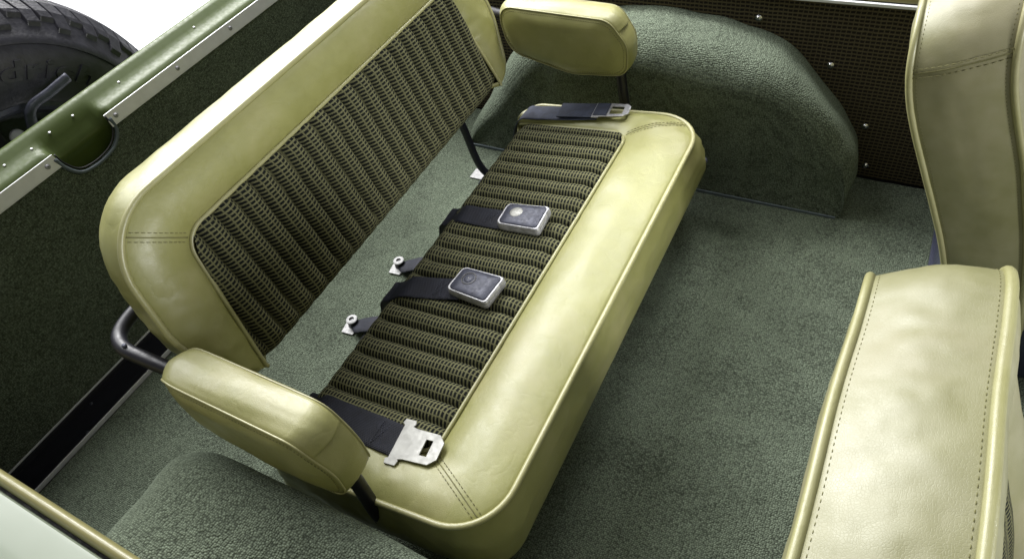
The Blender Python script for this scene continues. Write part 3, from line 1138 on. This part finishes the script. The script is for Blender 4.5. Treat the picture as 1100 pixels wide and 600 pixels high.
def tongue(t, c, ang, mat, tilt=-5.5, s=1.0):
    F = Matrix.Translation(c) @ Matrix.Rotation(ang, 4, 'Z') @ Matrix.Rotation(math.radians(tilt), 4, 'Y')
    o = [(-0.012, -0.033), (0.004, -0.033), (0.006, -0.026), (0.004, -0.024), (0.010, -0.0225), (0.046, -0.0215), (0.056, -0.012), (0.056, 0.012), (0.046, 0.0215), (0.010, 0.0225), (0.004, 0.024),
         (0.006, 0.027), (0.004, 0.033), (-0.012, 0.033), (-0.014, 0.026), (-0.010, 0.024), (-0.010, -0.024), (-0.014, -0.026)]
    hole = [(0.030, -0.011), (0.040, -0.011), (0.040, 0.011), (0.030, 0.011)]
    bm = bmesh.new()
    prism(bm, [(x * s, y * s) for x, y in o], 0, 0.0024, [[(x * s, y * s) for x, y in hole]])
    return build('tongue_plate', bm, mat, t, F, smooth=False, bevel=0.0005)


tb = thing('seat_belt', (-0.45, 0.26, 0.22), 'black lap belt end with bright slotted metal tongue beside the near armrest', 'seat belt', 'lap belts lying on the bench')
build('webbing', ribbon(belt_path(0.262, 0.258, -0.425, 0.0045), 0.045), m_web, tb)
sewn_end(tb, -0.470, 0.259, cz(-0.465, 0.259, 0.0092), 0.017)
tongue(tb, (-0.425, 0.258, cz(-0.41, 0.258, 0.0075)), math.radians(6), m_steel)
tb = thing('seat_belt', (-0.45, 0.98, 0.22), 'navy lap belt end, sheen in its colour, with grey slotted tongue below the far armrest', 'seat belt', 'lap belts lying on the bench')
build('webbing', ribbon(belt_path(0.965, 0.984, -0.455, 0.002), 0.043), m_web_blue, tb)
bm = bmesh.new()
F = Matrix.Translation((-0.500, 0.981, cz(-0.5, 0.975, 0.0085))) @ Matrix.Rotation(0.1, 4, 'Z') @ Matrix.Rotation(math.radians(-5), 4, 'Y')
box(bm, -0.035, 0.04, -0.0215, 0.0215, 0, 0.0022)
build('webbing_fold', bm, m_web_blue, tb, F, smooth=False, bevel=0.0006)
F = Matrix.Translation((-0.452, 0.985, cz(-0.42, 0.987, 0.007))) @ Matrix.Rotation(math.radians(5), 4, 'Z') @ Matrix.Rotation(math.radians(-5.5), 4, 'Y')
bm = bmesh.new()
prism(bm, [(-0.012, -0.0235), (0.002, -0.0235), (0.002, -0.020), (0.046, -0.018), (0.056, -0.010), (0.056, 0.012), (0.048, 0.019), (0.002, 0.021), (-0.012, 0.021)], 0, 0.0024,
      [[(0.020, -0.012), (0.044, -0.011), (0.044, 0.011), (0.020, 0.012)]])
build('tongue_plate', bm, m_cast, tb, F, smooth=False, bevel=0.0006)
bm = bmesh.new()
box(bm, -0.010, 0.016, -0.0185, 0.0185, 0.0026, 0.0042)
build('webbing_loop', bm, m_web_blue, tb, F, smooth=False, bevel=0.0006)


# ------------------------------------------------------------ front seats
def lerp_tab(tab, x):
    for (a, b), (c, d) in zip(tab, tab[1:]):
        if x <= c:
            t = max(0, (x - a) / (c - a))
            t = t
            return b + (d - b) * t
    return tab[-1][1]


REAR = [(0.0, 0.185), (0.12, 0.170), (0.20, 0.150), (0.277, 0.127), (0.34, 0.102), (0.40, 0.076), (0.46, 0.048), (0.527, 0.0225), (0.56, 0.0180), (0.60, 0.0165), (0.70, 0.0150)]


def rear_x(z):
    s = 0
    for k in range(-3, 4):
        s += lerp_tab(REAR, max(0, min(0.69, z + k * 0.012)))
    return s / 7


def front_seat(y0, y1, label, seed, H=0.0435, dx=0.0, yaw=0.0):
    t = thing('front_seat', (0.2, (y0 + y1) / 2, 0), label, 'front seat', 'front seats')
    yc = (y0 + y1) / 2
    hw = (y1 - y0) / 2
    # local frame: x=y-yc, y=z(height), z = -x direction so that U x V = W holds
    Fs = Matrix(((0, 0, 1, 0.0), (1, 0, 0, yc), (0, 1, 0, 0), (0, 0, 0, 1)))

    def mp(q):
        wob = 0.0025 * nz((q.x, q.y, 0), 9, seed)
        tl = 0.46 * max(0, min(1, (q.y - 0.2) / 0.2))
        return Vector((q.x, q.y + tl * (q.z + 0.018), rear_x(q.y) + dx + yaw * (q.x - hw) + H + q.z + wob))
    NC, NE = 16, 30
    o = rpoly([(-hw, 0.13), (hw, 0.13), (hw, 0.587), (0, 0.603), (-hw, 0.587)], [0.03, 0.03, 0.062, 0.3, 0.062], NC, NE)
    inn = rpoly([(-hw + 0.075, 0.16), (hw - 0.075, 0.16), (hw - 0.075, 0.50), (0, 0.505), (-hw + 0.075, 0.50)], [0.02, 0.02, 0.03, 0.2, 0.03], NC, NE)
    fr = band(o, inn, H, H, 0.014, 10, seed, 0.001, mp)
    rr_ = band(o, inn, -H, -H, -0.007, 10, seed + 3, 0.001, mp)
    bx = boxing(o, -H, H, 0.0065, 0.0, 14, seed + 5, 0.0022, mp)
    bm = bmesh.new()
    loft(bm, fr)
    loft(bm, rr_)
    loft(bm, bx)
    # rear centre panel
    f2 = rr_[-1]
    cpt = sum((Vector(p) for p in f2), Vector()) / len(f2)
    loft(bm, [f2, [Vector(p).lerp(cpt, 0.5) for p in f2], [Vector(p).lerp(cpt, 0.97) for p in f2]], False, True)
    bmesh.ops.remove_doubles(bm, verts=bm.verts, dist=1e-5)
    b = build('backrest', bm, m_vinyl_front, t, Fs)
    build('piping', piping(o, -H - 0.0005, 0.0039, mp), m_pipe, b, Fs)
    build('piping', piping(o, H + 0.0005, 0.0039, mp), m_pipe, b, Fs)
    build('cloth_insert', ribbed(inn, lambda u, v: H + 0.005, 0.033, 0.006, 0.0, 0.003, 60, mp), m_cloth, b, Fs)
    build('piping', piping(inn, H + 0.0015, 0.003, mp), m_pipe, b, Fs)
    # seams across the boxing at both top corners
    for ci, kk in ((2, 1), (4, NC - 1)):
        i = ci * (NC + NE) + kk
        P = [Vector(r[i]) for r in bx]
        out = Vector((1 if ci == 2 else -1, 0, 0))
        dn = Vector((0, 1, 0))
        bm = bmesh.new()
        tube(bm, [p + out * 0.0002 for p in P], 0.0009, 6)
        build('seam', bm, m_thread, b, Fs)
        bm = stitches([[p + out * 0.0009 + dn * sg * 0.0055 for p in P] for sg in (-1, 1)])
        build('stitching', bm, m_thread, b, Fs)
    # stitches beside both pipings on the boxing
    for ri in (1, -2):
        ring = bx[ri]
        N = len(ring)
        pts = []
        for i, p in enumerate(ring):
            q = Vector(p)
            if q.y > 0.2: pts.append(q)
        k0 = 0
        best = 0
        for i in range(len(pts)):
            d = (pts[i] - pts[i - 1]).length
            if d > best: best, k0 = d, i
        pts = pts[k0:] + pts[:k0]
        build('stitching', stitches([pts], 0.0004, 0.0022, 0.0026), m_thread, b, Fs)
    # seat cushion and pedestal in front of the backrest
    NC, NE = 8, 10
    so = rpoly([(0.20, y0 + 0.01), (0.62, y0 + 0.01), (0.62, y1 - 0.01), (0.20, y1 - 0.01)], [0.03, 0.06, 0.06, 0.03], NC, NE)
    si = rpoly([(0.22, y0 + 0.08), (0.53, y0 + 0.08), (0.53, y1 - 0.08), (0.22, y1 - 0.08)], [0.02, 0.03, 0.03, 0.02], NC, NE)
    tp = band(so, si, 0.26, 0.26, 0.012, 8, seed)
    bxs = boxing(so, 0.26, 0.15, 0.006, 0.012, 8, seed)
    bm = bmesh.new()
    loft(bm, tp, False, True)
    loft(bm, bxs, False, True)
    bmesh.ops.remove_doubles(bm, verts=bm.verts, dist=1e-5)
    c = build('seat_cushion', bm, m_vinyl_front, t)
    build('piping', piping(so, 0.2605, 0.0042), m_pipe, c)
    bm = bmesh.new()
    box(bm, 0.158, 0.60, y0 + 0.05, y1 - 0.05, 0.0, 0.149)
    build('pedestal', bm, m_pan, t, smooth=False, bevel=0.004)
    return t


front_seat(0.045, 0.434, 'pale olive vinyl front seat back seen from above, nearest the camera at the lower right', 3.0, 0.0395, 0.012, 0.018)
front_seat(0.765, 1.165, 'pale olive front seat with stitched side seam, at the top right by the checked wall', 11.0)

fp = thing('floor_bracket', (0.16, 1.1, 0), 'blue grey steel floor plate with a screw beside the far front seat', 'bracket')
bm = bmesh.new()
box(bm, 0.152, 0.20, 0.80, 1.205, 0.004, 0.010)
build('plate', bm, m_pan, fp, smooth=False, bevel=0.001)
screw(fp, (0.166, 1.062, 0.010), (0, 0, 1), 0.003)

# ------------------------------------------------------------ spare wheel outside the tailgate
TX, TY, TZ, TR = -1.400, 0.434, 0.234, 0.378
sp_ = thing('spare_wheel', (TX - 0.12, TY, TZ - TR), 'black off road spare wheel with raised lettering carried behind the tailgate', 'spare wheel')
Fw = Matrix(((0, 0, 1, TX), (1, 0, 0, TY), (0, 1, 0, TZ), (0, 0, 0, 1)))   # local: x->y, y->z, z->x(towards the cabin)
bm = bmesh.new()
# (radius, depth) towards the cabin = +z
tp = [(0.165, -0.03), (0.175, -0.012), (0.195, 0.000), (0.225, 0.008), (0.26, 0.0085), (0.283, 0.004), (0.293, -0.001), (0.2945, 0.0015), (0.306, -0.0015), (0.309, -0.006), (0.325, -0.014), (0.345, -0.030),
      (0.360, -0.048), (0.366, -0.075), (0.368, -0.12), (0.366, -0.165), (0.358, -0.19), (0.34, -0.225), (0.27, -0.245), (0.175, -0.23)]
N = 180
rings = [[Vector((r * math.cos(2 * math.pi * k / N), r * math.sin(2 * math.pi * k / N), z)) for k in range(N)] for r, z in tp]
loft(bm, rings)
tyre = build('tyre', bm, m_rubber, sp_, Fw, sharp=45)
# tread blocks: chevron lugs with siped grooves
bm = bmesh.new()
NB = 38


def rad_at(z):
    for (r1, z1), (r2, z2) in zip(tp[9:], tp[10:]):
        if z2 <= z <= z1: return r1 + (r2 - r1) * (z1 - z) / (z1 - z2)
    return 0.36


def lug(a_pts, z_pts, wid, hgt, z_in=None):
    top, botm = [], []
    L = []
    R_ = []
    for a, z in zip(a_pts, z_pts):
        for lst, sg in ((L, -1), (R_, 1)):
            aa = a + sg * wid / 2 / 0.365
            lst.append((aa, z))

    def P(a, z, h):
        r = rad_at(z) + h
        return Vector((r * math.cos(a), r * math.sin(a), z))
    n = len(a_pts)
    rings = []
    for k in range(n):
        (a1, z), (a2, _) = L[k], R_[k]
        rings.append([P(a1, z, -0.004), P(a1 + 0.002, z, hgt), P(a2 - 0.002, z, hgt), P(a2, z, -0.004)])
    loft(bm, rings, True, True)


for k in range(NB):
    a0 = 2 * math.pi * k / NB
    pit = 2 * math.pi / NB
    ext = 0.010 if k % 2 else 0.0
    for sgn in (0, 1):
        base = a0 + sgn * pit * 0.5
        zz = [-0.013 - (0.010 if sgn else 0) + ext * 0.3, -0.028, -0.045, -0.062, -0.078]
        aa = [base, base + 0.020, base + 0.055, base + 0.088, base + 0.088]
        lug(aa, zz, 0.0272, 0.0095)
    for zc, off in ((-0.098, 0.02), (-0.135, 0.06)):
        for sgn in (0, 1):
            base = a0 + sgn * pit * 0.5 + off
            lug([base, base + 0.012, base + 0.004], [zc + 0.014, zc, zc - 0.014], 0.026, 0.0095)
    for sgn in (0, 1):
        base = a0 + sgn * pit * 0.5
        lug([base + 0.052, base + 0.034, base + 0.012, base], [-0.165, -0.18, -0.20, -0.22], 0.026, 0.0095)
build('tread', bm, m_rubber, tyre, Fw, smooth=False, bevel=0.0012)


def arc_text(body, size, r, a_center, depth, z, spacing=1.05, outline=False):
    cu = bpy.data.curves.new('txt', 'FONT')
    cu.body = body
    cu.size = size
    cu.extrude = depth
    cu.space_character = spacing
    cu.shear = 0.12
    cu.offset = 0.0010
    cu.align_x = 'LEFT'
    ob = bpy.data.objects.new('txt', cu)
    col.objects.link(ob)
    dg = bpy.context.evaluated_depsgraph_get()
    me = bpy.data.meshes.new_from_object(ob.evaluated_get(dg))
    bpy.data.objects.remove(ob)
    b = bmesh.new()
    b.from_mesh(me)
    bmesh.ops.remove_doubles(b, verts=b.verts, dist=1e-6)
    xs = [v.co.x for v in b.verts]
    mid = (min(xs) + max(xs)) / 2
    for v in b.verts:
        a = a_center + (max(xs) - v.co.x) * 1.62 / r
        rr = r + v.co.y
        v.co = Vector((rr * math.cos(a), rr * math.sin(a), z + v.co.z))
    return b


build('lettering', arc_text('BFGoodrich', 0.049, 0.234, math.radians(35), 0.0042, 0.0085), m_rubber, tyre, Fw, smooth=False)
# rim with spokes
bm = bmesh.new()
rp = [(0.180, -0.008), (0.188, -0.004), (0.180, -0.002), (0.172, -0.012), (0.166, -0.05), (0.158, -0.075), (0.145, -0.08), (0.14, -0.10)]
loft(bm, [[Vector((r * math.cos(2 * math.pi * k / 96), r * math.sin(2 * math.pi * k / 96), z)) for k in range(96)] for r, z in rp])
cyl(bm, (0, 0, -0.112), (0, 0, 1), 0.150, 0.006, 48)
rim = build('rim', bm, m_bluegrey, sp_, Fw, sharp=50)
bm = bmesh.new()
for k in range(5):
    a = 2 * math.pi * k / 5 + 0.3
    c, s = math.cos(a), math.sin(a)
    rr_ = []
    for rad, wd, z in ((0.05, 0.030, -0.045), (0.11, 0.022, -0.052), (0.156, 0.034, -0.072)):
        rr_.append([Vector((rad * c - q * s, rad * s + q * c, zz)) for q, zz in ((-wd, z - 0.02), (-wd * 0.7, z), (wd * 0.7, z), (wd, z - 0.02))])
    loft(bm, rr_, True, True)
build('spokes', bm, m_blacksat, rim, Fw, smooth=False, bevel=0.003)
bm = bmesh.new()
cyl(bm, (0, 0, -0.09), (0, 0, 1), 0.062, 0.055, 32, 0.055)
build('hub', bm, m_blacksat, rim, Fw, sharp=40)
bm = bmesh.new()
dome(bm, (0.026, 0.128, -0.02), (0, 0, 1), 0.014, 0.022, 24)
build('centre_cap', bm, m_whitecap, rim, Fw)
# carrier lever over the wheel
bm = bmesh.new()
Pth = catmull([(0.042, 0.10, 0.010), (0.044, 0.140, 0.022), (0.062, 0.176, 0.030), (0.105, 0.182, 0.034), (0.150, 0.187, 0.036)], 6)
tube(bm, Pth, 0.0105, 10, flat=0.6)
build('carrier_lever', bm, m_bluegrey, sp_, Fw)
